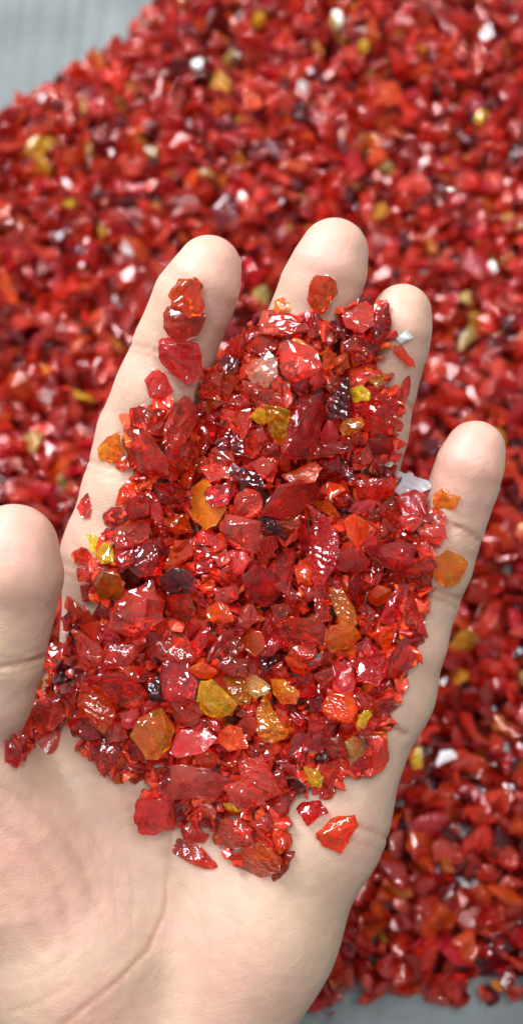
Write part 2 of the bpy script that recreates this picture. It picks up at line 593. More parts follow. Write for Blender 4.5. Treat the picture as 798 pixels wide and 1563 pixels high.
CREASES = [  # polyline in photo px, depth mm, half-width px, redness
    ([(258, 1262), (257, 1330), (250, 1395), (226, 1450), (180, 1497), (110, 1553), (60, 1590)], 0.4, 3.4, 0.8),
    ([(574, 1103), (592, 1108), (618, 1122)], 1.0, 4.5, 1.0),
    ([(540, 1262), (566, 1268), (592, 1280)], 0.5, 4.0, 0.6),
    ([(530, 1282), (560, 1290), (584, 1302)], 0.25, 3.0, 0.3),
    ([(678, 799), (705, 807), (735, 827)], 0.8, 3.2, 1.0),
    ([(676, 808), (704, 816), (733, 837)], 0.3, 3.0, 0.4),
    ([(632, 896), (660, 900), (700, 915)], 0.5, 3.5, 0.7),
    ([(630, 908), (660, 912), (696, 928)], 0.3, 3.0, 0.4),
    ([(190, 524), (228, 531), (262, 547), (300, 572)], 0.45, 3.2, 0.6),
    ([(188, 534), (226, 542), (258, 558)], 0.22, 3.0, 0.3),
    ([(100, 690), (160, 712), (230, 728)], 0.5, 4.0, 0.6),
    ([(98, 703), (156, 724), (200, 735)], 0.25, 3.0, 0.35),
    ([(0, 1018), (20, 1016), (48, 1011), (72, 1001)], 1.1, 3.8, 1.0),
    ([(0, 1030), (30, 1027), (60, 1018)], 0.3, 3.0, 0.35),
    ([(0, 1006), (30, 1003), (66, 990)], 0.25, 3.0, 0.3),
    ([(555, 585), (600, 605), (640, 630)], 0.5, 4.0, 0.6),
    ([(0, 1205), (40, 1222), (85, 1262), (128, 1322), (148, 1380)], 0.30, 9.0, 0.22),
    ([(0, 1262), (45, 1292), (92, 1352), (110, 1440)], 0.30, 10.0, 0.25),
    ([(0, 1345), (46, 1390), (70, 1450)], 0.25, 9.0, 0.2),
    ([(95, 1190), (150, 1180), (215, 1222)], 0.30, 7.0, 0.12),
    ([(170, 1196), (190, 1212), (196, 1240)], 0.20, 4.0, 0.20),
    ([(14, 1545), (60, 1530), (110, 1500)], 0.25, 3.0, 0.40),
    ([(20, 1500), (70, 1484), (130, 1440)], 0.15, 2.5, 0.25),
    ([(140, 1270), (170, 1330), (178, 1400)], 0.12, 2.5, 0.18),
    ([(190, 1290), (205, 1350), (200, 1420)], 0.12, 2.5, 0.18),
    ([(262, 1330), (300, 1380), (320, 1450), (318, 1520)], 0.12, 3.0, 0.20),
    ([(350, 1400), (390, 1430), (410, 1480)], 0.12, 3.0, 0.15),
    ([(96, 860), (115, 866), (135, 880)], 0.30, 3.5, 0.4),
    ([(100, 876), (118, 884), (135, 898)], 0.25, 3.2, 0.4),
    ([(110, 830), (125, 838), (140, 850)], 0.2, 3.2, 0.3),
]


def cam_px(P):
    d = D0 - P[:, 2]
    return 399 + P[:, 0] / d * FPX, 781.5 - P[:, 1] / d * FPX


def line_dist(line, X, Y):
    d = np.full(X.shape, 1e9)
    for a, bb in zip(line[:-1], line[1:]):
        a, bb = np.array(a, float), np.array(bb, float)
        ab = bb - a
        t = np.clip(((X - a[0]) * ab[0] + (Y - a[1]) * ab[1]) / (ab @ ab), 0, 1)
        d = np.minimum(d, np.hypot(X - a[0] - t * ab[0], Y - a[1] - t * ab[1]))
    return d


m_skin, nt, b = new_mat('skin')
L = nt.links
tc = N(nt, 'ShaderNodeTexCoord')
fa = N(nt, 'ShaderNodeAttribute')
fa.attribute_name = 'flush'
ca = N(nt, 'ShaderNodeAttribute')
ca.attribute_name = 'crease'
n1 = N(nt, 'ShaderNodeTexNoise', Scale=45.0, Detail=4.0)
n2 = N(nt, 'ShaderNodeTexNoise', Scale=260.0, Detail=3.0)
for n in (n1, n2):
    L.new(tc.outputs['Object'], n.inputs['Vector'])
mr = N(nt, 'ShaderNodeMapRange')
mr.inputs['From Min'].default_value = 0.35
mr.inputs['From Max'].default_value = 0.68
L.new(n1.outputs['Fac'], mr.inputs['Value'])
c = mixcol(nt, mr.outputs[0], (0.405, 0.292, 0.205, 1), (0.430, 0.272, 0.208, 1))
c = mixcol(nt, fa.outputs['Fac'], c, (0.50, 0.235, 0.19, 1))
c = mixcol(nt, 0.12, c, n2.outputs['Fac'], 'OVERLAY')
c = mixcol(nt, ca.outputs['Fac'], c, (0.33, 0.13, 0.075, 1))
L.new(c, b.inputs['Base Color'])
b.inputs['Roughness'].default_value = 0.46
b.inputs['Specular IOR Level'].default_value = 0.32
b.inputs['Subsurface Weight'].default_value = 0.6
b.inputs['Subsurface Radius'].default_value = (1.0, 0.38, 0.2)
b.inputs['Subsurface Scale'].default_value = 0.0045
vo = N(nt, 'ShaderNodeTexVoronoi', Scale=1500.0)
vo.feature = 'DISTANCE_TO_EDGE'
mpv = N(nt, 'ShaderNodeMapping')
mpv.inputs['Scale'].default_value = (0.55, 1.0, 1.0)
L.new(tc.outputs['Object'], mpv.inputs['Vector'])
L.new(mpv.outputs[0], vo.inputs['Vector'])
bp = N(nt, 'ShaderNodeBump', Strength=0.30)
bp.inputs['Distance'].default_value = 0.0003
L.new(vo.outputs['Distance'], bp.inputs['Height'])
b2 = N(nt, 'ShaderNodeBump', Strength=0.34)
b2.inputs['Distance'].default_value = 0.0009
L.new(n2.outputs['Fac'], b2.inputs['Height'])
L.new(bp.outputs[0], b2.inputs['Normal'])
L.new(b2.outputs[0], b.inputs['Normal'])


def build_hand():
    lo = np.array([-0.088, -0.150, -0.048])
    hi = np.array([0.070, 0.080, 0.042])
    st = 0.0010
    n = np.ceil((hi - lo) / st).astype(int)
    ax = [lo[i] + st * np.arange(n[i]) for i in range(3)]
    vol = np.empty(tuple(n), np.float32)
    for i0 in range(0, n[0], 16):
        G = np.stack(np.meshgrid(ax[0][i0:i0 + 16], ax[1], ax[2], indexing='ij'), -1)
        vol[i0:i0 + 16] = hand_sd(G)
    s = vol < 0
    c = np.zeros(tuple(n - 1), int)
    for dx in (0, 1):
        for dy in (0, 1):
            for dz in (0, 1):
                c += s[dx:n[0] - 1 + dx, dy:n[1] - 1 + dy, dz:n[2] - 1 + dz]
    act = (c > 0) & (c < 8)
    idx = -np.ones(act.shape, int)
    idx[act] = np.arange(act.sum())
    P = np.argwhere(act) * st + lo + st / 2
    quads = []
    for a in range(3):
        sh = [slice(1, -1)] * 3
        s0, s1 = list(sh), list(sh)
        s0[a], s1[a] = slice(0, n[a] - 1), slice(1, n[a])
        A, B = s[tuple(s0)], s[tuple(s1)]
        e = np.argwhere(A != B)
        flip = A[A != B]
        off = np.array([1, 1, 1])
        off[a] = 0
        e = e + off
        u, v = (a + 1) % 3, (a + 2) % 3
        du, dv = np.zeros(3, int), np.zeros(3, int)
        du[u], dv[v] = 1, 1
        q = np.stack([idx[tuple((e - du - dv).T)], idx[tuple((e - dv).T)], idx[tuple(e.T)], idx[tuple((e - du).T)]], -1)
        q[~flip] = q[~flip][:, ::-1]
        quads.append(q)
    Q = np.concatenate(quads)
    Q = Q[(Q >= 0).all(1)]
    for _ in range(3):                       # even out, then back onto the surface
        acc = np.zeros_like(P)
        cnt = np.zeros(len(P))
        for k in range(4):
            np.add.at(acc, Q[:, k], P[Q[:, (k + 1) % 4]] + P[Q[:, (k - 1) % 4]])
            np.add.at(cnt, Q[:, k], 2)
        P = np.where(cnt[:, None] > 0, acc / np.maximum(cnt, 1)[:, None], P)
        g = sd_grad(P)
        P = P - g * hand_sd(P)[:, None]
    g = sd_grad(P)
    X, Y = cam_px(P)
    front = np.clip(g[:, 2] * 2 + 0.6, 0, 1)
    crease = np.zeros(len(P))
    disp = np.zeros(len(P))
    for line, dep, hw, red in CREASES:
        e = np.exp(-(line_dist(line, X, Y) / hw) ** 2) * front
        disp -= dep * 0.001 * e
        w = np.exp(-(line_dist(line, X, Y) / (hw * 2.6)) ** 2) * front
        disp += dep * 0.00012 * w
        crease = np.maximum(crease, red * e * 0.55)
    flush = np.zeros(len(P))
    for (x, y, rr, a) in [(310, 420, 100, .42), (500, 400, 100, .40), (610, 490, 90, .40), (712, 710, 100, .42), (40, 850, 120, .45), (40, 1330, 110, .5),
                          (60, 1240, 60, .25), (330, 1470, 110, .30), (140, 1560, 90, .35), (400, 1380, 90, .10)]:
        flush = np.maximum(flush, a * np.exp(-((X - x) ** 2 + (Y - y) ** 2) / rr ** 2))
    P = P + g * disp[:, None]
    Wd = CAM + (P[:, :1]) * RIGHT + P[:, 1:2] * UP + (D0 - P[:, 2:3]) * FWD
    org = CAM + D0 * FWD
    o = link_mesh('hand', Wd - org, Q, m_skin, smooth=True)
    o.location = org
    me = o.data
    for nm, arr in (('flush', flush), ('crease', crease)):
        a_ = me.attributes.new(nm, 'FLOAT', 'POINT')
        a_.data.foreach_set('value', arr.astype(np.float32))
    sm = o.modifiers.new('smooth', 'SUBSURF')
    sm.levels = 0
    sm.render_levels = 1
    o['label'] = 'open bare hand, palm up with fingers spread, holding a heap of red glass'
    o['category'] = 'hand'
    bvh = BVHTree.FromPolygons([tuple(p) for p in Wd], [tuple(int(i) for i in q) for q in Q])
    return o, bvh


hand, hand_bvh = build_hand()

# ------------------------------------------------------------------ the heap of shards in the hand
# kind, flag (^ rippled, + sits high, - sits low), outline in photo px, optional label
SHARDS = """
o+ 260,450 272,424 296,427 308,440 306,480 290,485 264,465 | glossy orange-red shard highest on the index finger pad
r+ 252,480 262,468 300,475 313,482 302,508 285,518 262,512 253,500 | red shard with amber edge and white gleam touching the topmost index finger shard
p^ 242,524 262,518 300,528 308,570 282,581 258,565 245,545 | crimson shard with parallel glossy ridges lying across the index finger crease
p 222,582 236,565 252,572 262,595 256,606 230,606 | smooth oval crimson shard on the index finger just below the ridged one
o+ 470,445 480,425 498,424 512,430 514,447 500,468 486,477 472,462 | vivid orange-red lump alone on the middle finger pad
a 420,458 432,453 447,460 440,475 424,476 | small amber crumb on the thumb side of the middle finger
o+ 600,528 612,530 632,550 632,560 618,553 603,540 | thin orange splinter alone on the ring finger pad
c 603,512 620,505 629,515 610,525 | tiny colourless flake on the ring finger pad
c^+ 597,738 610,718 625,728 642,738 664,742 640,747 625,756 612,758 602,746 | colourless pointed shard bridging towards the little finger
a 662,758 675,746 697,760 690,773 675,776 665,772 | small orange-amber shard highest on the little finger
a+ 662,850 680,840 700,848 711,860 702,890 680,895 665,885 | chunky amber shard on the little finger below its crease
p 119,775 128,755 136,751 143,775 136,788 124,790 | lone crimson chip on the bare side of the index finger base
a 148,685 165,668 185,662 187,690 172,705 150,700 | pale orange shard poking out over the side of the index finger
y+ 128,815 140,812 160,823 172,825 176,855 160,858 140,840 | clear yellow shard at the edge of the heap facing the thumb
y+ 303,1070 308,1040 325,1037 345,1055 357,1075 350,1090 330,1097 305,1085 | bright golden yellow lump in the middle of the palm
a 340,1035 365,1035 383,1045 380,1070 358,1072 345,1055 | dull amber shard touching the bright golden lump
g+ 375,1035 390,1032 412,1045 408,1055 390,1065 380,1055 | pale olive yellow flake at the end of the yellow row in mid-palm
a^ 393,1085 405,1070 425,1095 442,1115 430,1128 405,1130 393,1115 | pale rippled amber shard hanging below the yellow row
a 415,1040 435,1038 455,1055 450,1070 430,1075 418,1060 | smoky amber shard continuing the yellow row towards the little finger
a+ 203,1120 215,1095 245,1085 262,1110 260,1140 240,1160 225,1155 | large faceted orange-amber shard over the base of the thumb pad
d 453,1235 470,1222 490,1222 498,1240 468,1260 | small deep red block lying apart just below the heap on the palm
o+ 483,1272 505,1248 540,1243 545,1260 530,1290 520,1302 495,1290 | lone orange shard with yellow lower edge on the bare heel of the palm
r 263,1300 272,1280 300,1290 318,1305 329,1320 310,1323 285,1308 | crescent-shaped red sliver at the bottom of the heap
o 352,1320 375,1295 395,1280 425,1300 425,1325 395,1345 365,1335 | wide orange-red shard lowest in the heap, nearest the wrist
r 430,1300 448,1300 430,1340 418,1345 413,1330 | red splinter beside the lowest wide orange-red shard
o 415,1270 430,1258 445,1275 446,1290 425,1297 | orange-rimmed red shard above the lowest splinter
s^ 325,1285 335,1255 360,1248 378,1262 385,1280 360,1295 328,1295 | pale red shard with curved white ripples near the bottom of the heap
d+ 207,1245 215,1220 240,1222 265,1222 263,1260 235,1277 212,1270 | blocky deep red shard at the wrist end over the palm line
s+ 265,1165 300,1170 330,1178 348,1195 325,1225 290,1215 268,1215 | long red shard with a colourless frosted tip and white gleam
o+ 332,1120 350,1108 368,1112 378,1140 350,1143 335,1132 | orange-red shard with a bluish star gleam below the golden lump
p 530,1165 545,1155 560,1160 573,1188 550,1192 532,1180 | crimson shard at the heap rim below the olive shard, heel side
r 560,1125 580,1122 592,1140 592,1165 575,1175 562,1160 | smooth red shard at the heap rim beside the olive shard
g 527,1130 540,1125 562,1140 555,1155 535,1165 | cloudy olive yellow shard tucked in the rim on the little finger side
y 463,1170 480,1172 495,1185 490,1200 475,1200 | yellow-cored shard with a dark rim near the heel end of the heap
k+ 437,1195 455,1185 470,1200 465,1212 445,1212 | dark maroon chip with a white edge gleam beside the yellow-cored shard
s 45,1125 65,1112 100,1112 103,1125 85,1158 70,1162 50,1145 | matt pink-red shard alone below the thumb gap
d 12,1130 40,1125 40,1160 25,1172 10,1160 | deep red shard in the fold under the thumb at the heap's end
r 14,1120 35,1108 42,1125 20,1135 | red chip squeezed in the fold under the thumb
s+ 40,1095 60,1070 90,1065 100,1090 85,1110 55,1115 | clear pinkish shard with a big bluish gleam beside the thumb
r+ 58,1010 70,990 90,980 112,990 120,1010 100,1022 75,1025 | bright red shard touching the thumb's joint
k 78,1030 100,1025 105,1035 95,1045 80,1045 | black-looking chip just below the red shard at the thumb joint
g 65,1035 74,1025 76,1045 62,1060 | olive sliver pressed against the thumb
p 95,945 115,940 123,948 115,962 97,965 | small dark crimson chip beside the pad of the thumb
a+ 145,885 165,872 185,878 191,895 185,910 160,925 148,920 143,900 | glassy amber shard with white gleam facing the thumb tip
k+ 245,885 265,868 290,870 300,900 290,905 255,905 | glossy maroon-black shard with a bright gleam, thumb side of mid-heap
s+ 170,930 195,905 230,890 245,920 245,945 225,965 190,970 168,955 | big rounded pale red shard on the thumb side of mid-heap
p+ 372,880 390,862 410,870 428,885 425,910 405,928 388,920 375,900 | round crimson shard in the very centre of the heap
s+ 335,800 345,785 395,798 390,845 365,835 345,828 | flat matt pale red shard with square corners above the round crimson one
p+ 475,870 472,830 482,790 495,790 512,815 515,845 505,870 490,890 480,885 | long upright crimson shard in the upper middle of the heap
p+ 570,848 585,832 612,828 631,832 625,860 605,871 585,865 | smooth leaf-shaped crimson shard on the little finger side
o+ 563,903 575,893 595,900 597,915 580,925 565,920 | small glassy orange bead with white streaks on the little finger side
a 503,900 515,893 540,930 545,950 525,965 510,935 | amber-red translucent wedge pointing to the palm heel
a+ 493,975 505,955 540,955 550,975 535,990 505,995 | brownish amber shard glowing orange inside, below the amber wedge
y 545,1090 560,1080 570,1090 555,1110 545,1105 | small yellow nugget near the heap rim at the little finger base
s+ 430,965 440,945 480,940 492,955 488,980 450,982 430,975 | wide pale red shard with white marks, between round crimson and amber wedge
p 540,985 560,975 575,990 578,1005 560,1005 | bright crimson chip with a white edge, little finger side of the brownish amber
o+ 565,970 578,957 605,957 602,975 585,990 | flat orange-red shard with crisp corners near the little finger base
s+ 405,775 425,745 455,735 480,740 485,760 460,780 440,790 400,785 | large pale red shard with a white gleam above the square flat one
a 290,745 315,733 318,755 330,775 345,775 330,800 315,807 295,790 | mottled amber shard half under the hot pink one
p+ 315,750 335,738 352,735 356,755 345,770 325,773 315,765 | hot pink-crimson shard with a white sheen over the mottled amber one
s+ 382,708 400,698 420,702 425,720 415,733 400,730 | shell-like red shard with a frosty white rim
y+ 380,634 400,623 412,640 400,648 | pale yellow flake joined to the golden shard below the middle finger
y+ 405,622 440,632 443,660 430,684 412,655 | golden pointed shard just below the middle finger
p+ 437,670 460,615 490,600 494,620 485,665 475,695 450,700 435,690 | long crimson shard with white dashes beside the golden pointed one
k+ 500,615 520,600 530,575 532,620 528,640 502,638 | silvery-black shard below the ring finger side of the heap
y+ 534,592 548,588 562,598 560,612 540,615 | small cube-like yellow shard near the ring finger
a+ 520,652 530,640 550,637 553,650 535,665 522,668 | rounded orange-amber shard below the small yellow cube
a 560,577 580,572 600,570 592,582 575,592 | amber spike pointing across the ring finger
d+ 566,490 580,462 590,460 596,490 594,515 575,528 565,515 | deep red shard with a bold white stripe beside the ring fingertip
s+ 523,480 535,462 560,458 568,475 565,500 550,510 530,500 | translucent pale red shard topmost between middle and ring fingers
s+ 428,528 440,520 475,530 490,560 480,570 450,582 432,570 428,545 | large translucent pale red shard at the base of the middle finger
a+ 445,516 460,520 485,540 480,548 462,540 | thin amber sliver over the top edge of the large translucent shard
v+ 375,565 390,550 410,540 423,555 420,575 408,590 385,585 | veined clear shard tinged red, at the gap between index and middle finger
s+ 265,625 280,604 296,620 299,640 280,675 265,685 253,675 255,655 | leaf-shaped pale red shard leaning on the index finger heap
r+ 188,655 205,652 235,672 255,700 258,725 215,725 190,710 187,680 | big bright red shard with a curved lower rim on the index finger
r 197,622 222,622 225,650 218,660 197,652 | square-cornered red shard at the top of the index finger cluster
r 225,620 240,615 260,640 245,665 222,662
o 172,705 190,690 198,712 180,720
d+ 192,770 205,750 228,755 228,785 195,792
a 190,740 205,735 210,745 195,765 180,770
p 228,755 235,750 247,785 246,800 232,790
d 240,745 262,735 282,745 280,765 260,770 245,765
a 265,665 290,665 300,690 290,715 262,712 255,690
r 158,785 170,775 185,775 190,795 175,805 160,800
r 110,845 125,835 140,850 135,862 115,860
s 175,815 185,800 225,795 226,820 205,840 180,835
p+ 178,830 200,840 205,855 190,870 178,855
d 205,830 245,820 255,845 240,875 215,880 200,865
s 120,870 140,858 165,865 170,885 145,892 122,885
r 100,912 120,920 145,940 160,970 150,985 125,960 97,930
d 122,895 143,890 145,915 125,918
r 255,905 290,905 300,930 285,950 265,945
o 250,850 260,835 290,820 293,845 275,860 250,870
d 296,835 325,845 322,870 300,875
r 345,530 362,512 372,520 370,545 356,553
d 330,560 345,540 362,550 360,580 340,585
r 303,575 325,560 340,575 335,610 310,605
o 318,605 350,575 362,585 345,615 305,625
s+ 405,475 425,472 460,490 470,505 440,512 400,505 397,490
r 385,530 398,500 420,510 425,530 400,545
r 462,485 478,478 493,488 490,510 472,515
s 372,582 400,590 430,605 435,620 420,625 395,620 378,600
r 341,620 355,605 380,598 393,622 365,625
k 478,600 490,592 496,605 485,612
r 430,590 443,583 445,615 436,625
d 505,492 512,487 530,500 528,520 512,515
r 490,500 505,503 512,520 500,528 488,518
o 490,540 500,532 512,540 510,560 495,564
o 510,550 530,540 535,560 515,570
r+ 535,530 560,518 575,535 570,550 545,555
r 520,520 545,510 560,520 540,540 522,535
r 500,580 515,572 518,592 505,600 497,592
r 530,565 560,555 570,575 550,590 532,585
r 607,600 622,575 625,600 612,630 600,620
r+ 560,630 585,620 605,640 613,655 600,662 570,660
d 530,612 560,615 575,630 545,640
r 575,610 600,605 608,630 590,640
d 303,650 318,640 350,655 330,680 310,670
k 325,690 350,655 368,670 372,695 350,690
r+ 340,625 380,620 385,650 370,670 350,650
r 370,680 400,650 405,672 388,700 375,695
d 405,672 430,680 425,700 390,698
s 315,695 335,685 352,690 358,705 335,710
s 307,715 330,705 350,715 350,730 320,735
k 352,710 375,710 400,735 405,745 370,740 352,735
s+ 360,755 375,745 395,755 400,775 385,787 360,785
o 430,725 455,715 480,705 490,715 480,735 450,738
r 465,700 488,672 500,690 485,700
p 500,640 515,655 517,668 495,680 488,665
r 485,677 520,675 537,685 510,697 485,697
d 560,670 595,670 603,690 590,700 560,690
r 540,690 560,680 570,700 555,720 540,715
r 565,700 600,690 607,710 598,730 570,720
k 520,700 528,698 540,730 535,738 524,725
d 487,705 515,700 525,725 510,735 488,728
o+ 500,733 520,740 526,748 505,760 497,750
r 540,735 590,730 600,755 570,765 545,760
p+ 530,780 545,763 575,765 570,775 545,785
a 565,780 590,765 597,775 580,790 562,793
p 605,760 635,748 648,755 645,785 620,790
o 480,770 500,763 517,790 500,787
a+ 525,795 540,785 560,800 572,805 545,832 530,820
d 515,845 545,830 565,860 545,875 520,870
r 595,885 620,862 650,850 660,865 635,885 605,893
r 640,868 660,880 660,900 645,905 640,885
r 655,785 665,770 680,775 680,800 660,800
s 640,805 675,800 680,820 665,830 640,815
r 612,790 635,785 645,795 630,810 612,805
d 600,800 615,795 618,818 605,820
d 530,890 545,875 565,895 555,925 535,910
r 545,940 560,923 573,935 570,955 555,958
p 590,930 605,895 620,895 610,940 600,955 580,945
r+ 615,920 630,905 650,915 652,940 640,960 615,950
r 480,910 500,920 505,945 480,950
p 410,870 440,830 450,835 448,870 440,905 425,895
s 393,815 420,820 425,835 405,860 390,845
p+ 350,840 370,843 385,855 362,875 350,865
r 325,850 345,838 350,855 335,865
a 335,870 350,862 355,885 340,895
s 330,900 360,893 365,915 340,920 328,915
o+ 315,930 330,918 350,925 355,945 335,955 318,948
k 393,790 415,790 432,808 436,822 400,812
o 425,795 455,785 460,800 445,810 428,803
d 455,810 470,790 475,840 460,840
o 448,870 460,855 476,870 475,890 455,890
d 430,905 445,895 460,910 450,920 432,915
r 415,925 440,920 460,935 440,947 420,950
s 365,930 385,920 395,945 380,960 365,950
s 120,962 145,985 165,1000 155,1020 130,1015 118,985
r 165,985 205,985 210,1000 190,1020 160,1018
r+ 150,1030 190,1022 205,1040 220,1060 210,1080 185,1080 165,1060
o^ 120,1060 150,1050 170,1065 175,1090 160,1115 140,1100 122,1085
r 80,1060 105,1045 120,1050 115,1080 95,1075
d 105,1100 130,1095 155,1120 140,1130 110,1120
r 135,1130 165,1130 185,1150 160,1185 140,1165
o 165,1170 190,1155 200,1185 185,1195 165,1185
s 165,1110 185,1105 195,1125 180,1140 165,1135
p 185,1090 210,1080 213,1100 195,1112 187,1108
a 230,960 255,955 270,960 290,985 275,1005 255,1005 235,1000
d 222,960 240,965 245,1010 230,1015
d 290,985 310,955 320,960 315,985 300,1000
p+ 315,1010 325,985 350,960 355,970 345,990 325,1005
r 345,985 365,970 372,990 355,1005
r+ 332,1015 350,1000 380,1010 378,1032 355,1035
o 290,1020 310,1010 333,1025 320,1037 300,1035
p+ 247,1045 250,1010 280,1005 300,1040 295,1065 275,1070 255,1065
k 225,1045 240,1035 253,1040 253,1070 232,1070
s 263,1075 300,1068 310,1085 295,1108 270,1105
o 370,975 380,962 400,965 405,985 390,1000 375,995
p 400,975 425,960 435,980 415,1000 400,998
s+ 445,987 480,985 482,1000 470,1007 450,1000
o 435,1005 445,990 460,1005 465,1030 445,1025
r 465,1012 490,992 505,1000 500,1015 475,1020
p+ 540,1003 570,1010 585,1005 588,1030 575,1045 545,1035
r+ 590,1000 610,970 630,1000 625,1040 605,1062 590,1040
p 510,1015 525,1008 540,1015 538,1050 520,1060 508,1045
r 480,1030 505,1020 512,1045 490,1050
d 452,1035 475,1028 485,1060 460,1070 452,1055
k 470,1072 490,1062 490,1085 475,1082
o+ 492,1080 505,1055 535,1055 545,1085 530,1100 500,1095
a 540,1060 560,1055 575,1075 560,1083 545,1080
r 568,1072 590,1065 612,1078 590,1095 570,1095
p+ 260,1150 275,1120 310,1110 330,1125 310,1145 275,1155
d 300,1097 330,1097 335,1115 310,1110
d 195,1130 215,1140 225,1165 200,1160
r 180,1162 225,1160 230,1185 205,1197 180,1190
o 305,1150 325,1145 338,1165 320,1175 300,1165
p 232,1195 250,1180 265,1185 262,1220 245,1215
d 235,1175 263,1165 268,1183 245,1185
d 213,1220 220,1205 240,1210 250,1222 230,1225
p 267,1225 285,1220 295,1245 285,1258 268,1255
s 300,1227 325,1225 330,1245 310,1250
k 303,1247 320,1248 312,1264
y 340,1227 355,1220 365,1240 350,1240
r 278,1262 295,1257 317,1275 310,1288 280,1285
r 385,1257 410,1240 420,1262 400,1275
s+ 345,1200 365,1190 400,1205 402,1228 375,1240 350,1225
a 420,1080 437,1085 440,1110 428,1105
r 380,1140 410,1135 420,1155 395,1165
p+ 460,1145 475,1105 495,1095 515,1100 500,1125 480,1150
d 435,1145 455,1115 470,1125 455,1155 440,1158
r 445,1157 465,1147 472,1160 455,1170
r+ 490,1132 515,1120 530,1140 532,1165 510,1152
d+ 418,1160 440,1160 458,1170 450,1175 425,1168
s+ 365,1160 400,1158 410,1190 430,1210 400,1220 370,1192
r 410,1177 430,1175 440,1205 420,1200
r 488,1165 520,1170 523,1195 505,1205 492,1190
r 490,1203 510,1207 508,1220 485,1220
r 400,1228 430,1210 445,1218 440,1240 415,1255
r 380,1300 395,1268 415,1285 400,1300
"""
HEAP_PX = [(352, 515), (395, 475), (420, 470), (470, 478), (500, 490), (530, 455), (598, 465), (596, 530), (575, 560), (622, 600), (612, 660), (605, 720),
           (655, 760), (680, 790), (678, 830), (662, 900), (652, 950), (650, 1000), (628, 1040), (606, 1085), (590, 1170), (570, 1186), (523, 1196),
           (508, 1220), (445, 1222), (444, 1300), (420, 1340), (362, 1330), (328, 1293), (312, 1262), (265, 1262), (212, 1272), (208, 1242), (225, 1198),
           (155, 1180), (108, 1130), (100, 1112), (42, 1160), (12, 1165), (12, 1120), (42, 1098), (66, 1040), (95, 1000), (100, 930), (145, 940),
           (125, 880), (155, 800), (190, 742), (192, 715), (192, 622), (262, 606), (300, 612), (306, 575), (332, 548)]

G = 4                                                     # cells of 4 px
gx, gy = np.meshgrid(np.arange(-8, 800, G), np.arange(400, 1400, G), indexing='ij')
hand_z = np.full(gx.shape, np.nan)                         # skin height (mm towards the lens) seen at each cell
for i in range(gx.shape[0]):
    for j in range(gx.shape[1]):
        dr = at(gx[i, j], gy[i, j], 1.0) - CAM
        hit = hand_bvh.ray_cast(Vector(CAM), Vector(dr).normalized())
        if hit[0] is not None:
            hand_z[i, j] = 1000 * (D0 - (np.array(hit[0]) - CAM) @ FWD)
thumb_cells = (gx < 110) & (gy < 1125) & (hand_z > 8)      # the thumb stands in front of the heap
hz = np.where(thumb_cells, np.nan, hand_z)
hz = np.where(hz < -14, np.nan, hz)
fill = np.where(np.isnan(hz), 0, hz)
wgt = (~np.isnan(hz)).astype(float)


def blur(a, n):
    for _ in range(n):
        p = np.pad(a, 1, mode='edge')
        a = (p[:-2, 1:-1] + p[2:, 1:-1] + p[1:-1, :-2] + p[1:-1, 2:] + p[1:-1, 1:-1]) / 5
    return a


bw = blur(wgt, 60)
base_z = np.where(bw > 1e-4, blur(fill, 60) / np.maximum(bw, 1e-4), -6.0)
in_heap = inside(HEAP_PX, gx + 0.01, gy + 0.01)
rim = edge_dist(HEAP_PX, gx, gy)
heap_h = np.where(in_heap, 12.0 * (1 - np.exp(-rim / 75.0)), 0.0)
skin_or_base = np.where(np.isnan(hz), base_z - 2.0, hz)
top_z = np.maximum(skin_or_base, np.where(in_heap, base_z, -99)) + heap_h


def sample(field, px, py):
    i = int(np.clip(round((px + 8) / G), 0, gx.shape[0] - 1))
    j = int(np.clip(round((py - 400) / G), 0, gx.shape[1] - 1))
    return field[i, j]


def parse():
    out = []
    for ln in SHARDS.strip().splitlines():
        head, _, lab = ln.partition('|')
        tok = head.split()
        pts = np.array([[float(v) for v in t.split(',')] for t in tok[1:]])
        kd = tok[0][0]
        if kd == 'a' and not lab:
            kd = 'o' if len(out) % 2 else 'r'                                       # only the marked ones are clearly amber
        out.append([kd, tok[0][1:], pts, lab.strip()])
    return out


items = parse()
# chips showing between the traced ones
cover = np.zeros(gx.shape, bool)
for it in items:
    cover |= inside(it[2], gx + 0.01, gy + 0.01)
r = np.random.default_rng(77)
for _ in range(max(0, 282 - len(items))):
    free = np.argwhere(in_heap & ~cover & (rim > 5))
    if len(free) < 420:
        break
    # the emptiest place first
    dens = blur((in_heap & ~cover).astype(float), 8)
    sc = dens[free[:, 0], free[:, 1]] + r.uniform(0, 0.12, len(free))
    i, j = free[np.argmax(sc)]
    n = r.integers(5, 8)
    an = np.sort(r.uniform(0, 2 * math.pi, n) * 0.35 + np.arange(n) * 2 * math.pi / n)
    rad = r.uniform(13, 23) * r.uniform(0.75, 1.15, n)
    st = r.uniform(0.6, 0.95)
    th = r.uniform(0, math.pi)
    x, y = rad * np.cos(an), rad * np.sin(an) * st
    pts = np.stack([gx[i, j] + x * math.cos(th) - y * math.sin(th), gy[i, j] + x * math.sin(th) + y * math.cos(th)], -1)
    kd = r.choice(list('rdpsok'), p=[.36, .25, .14, .10, .08, .07])
    items.append([str(kd), '-', pts, ''])
    cover |= inside(pts, gx + 0.01, gy + 0.01)
print('shards in the hand:', len(items))


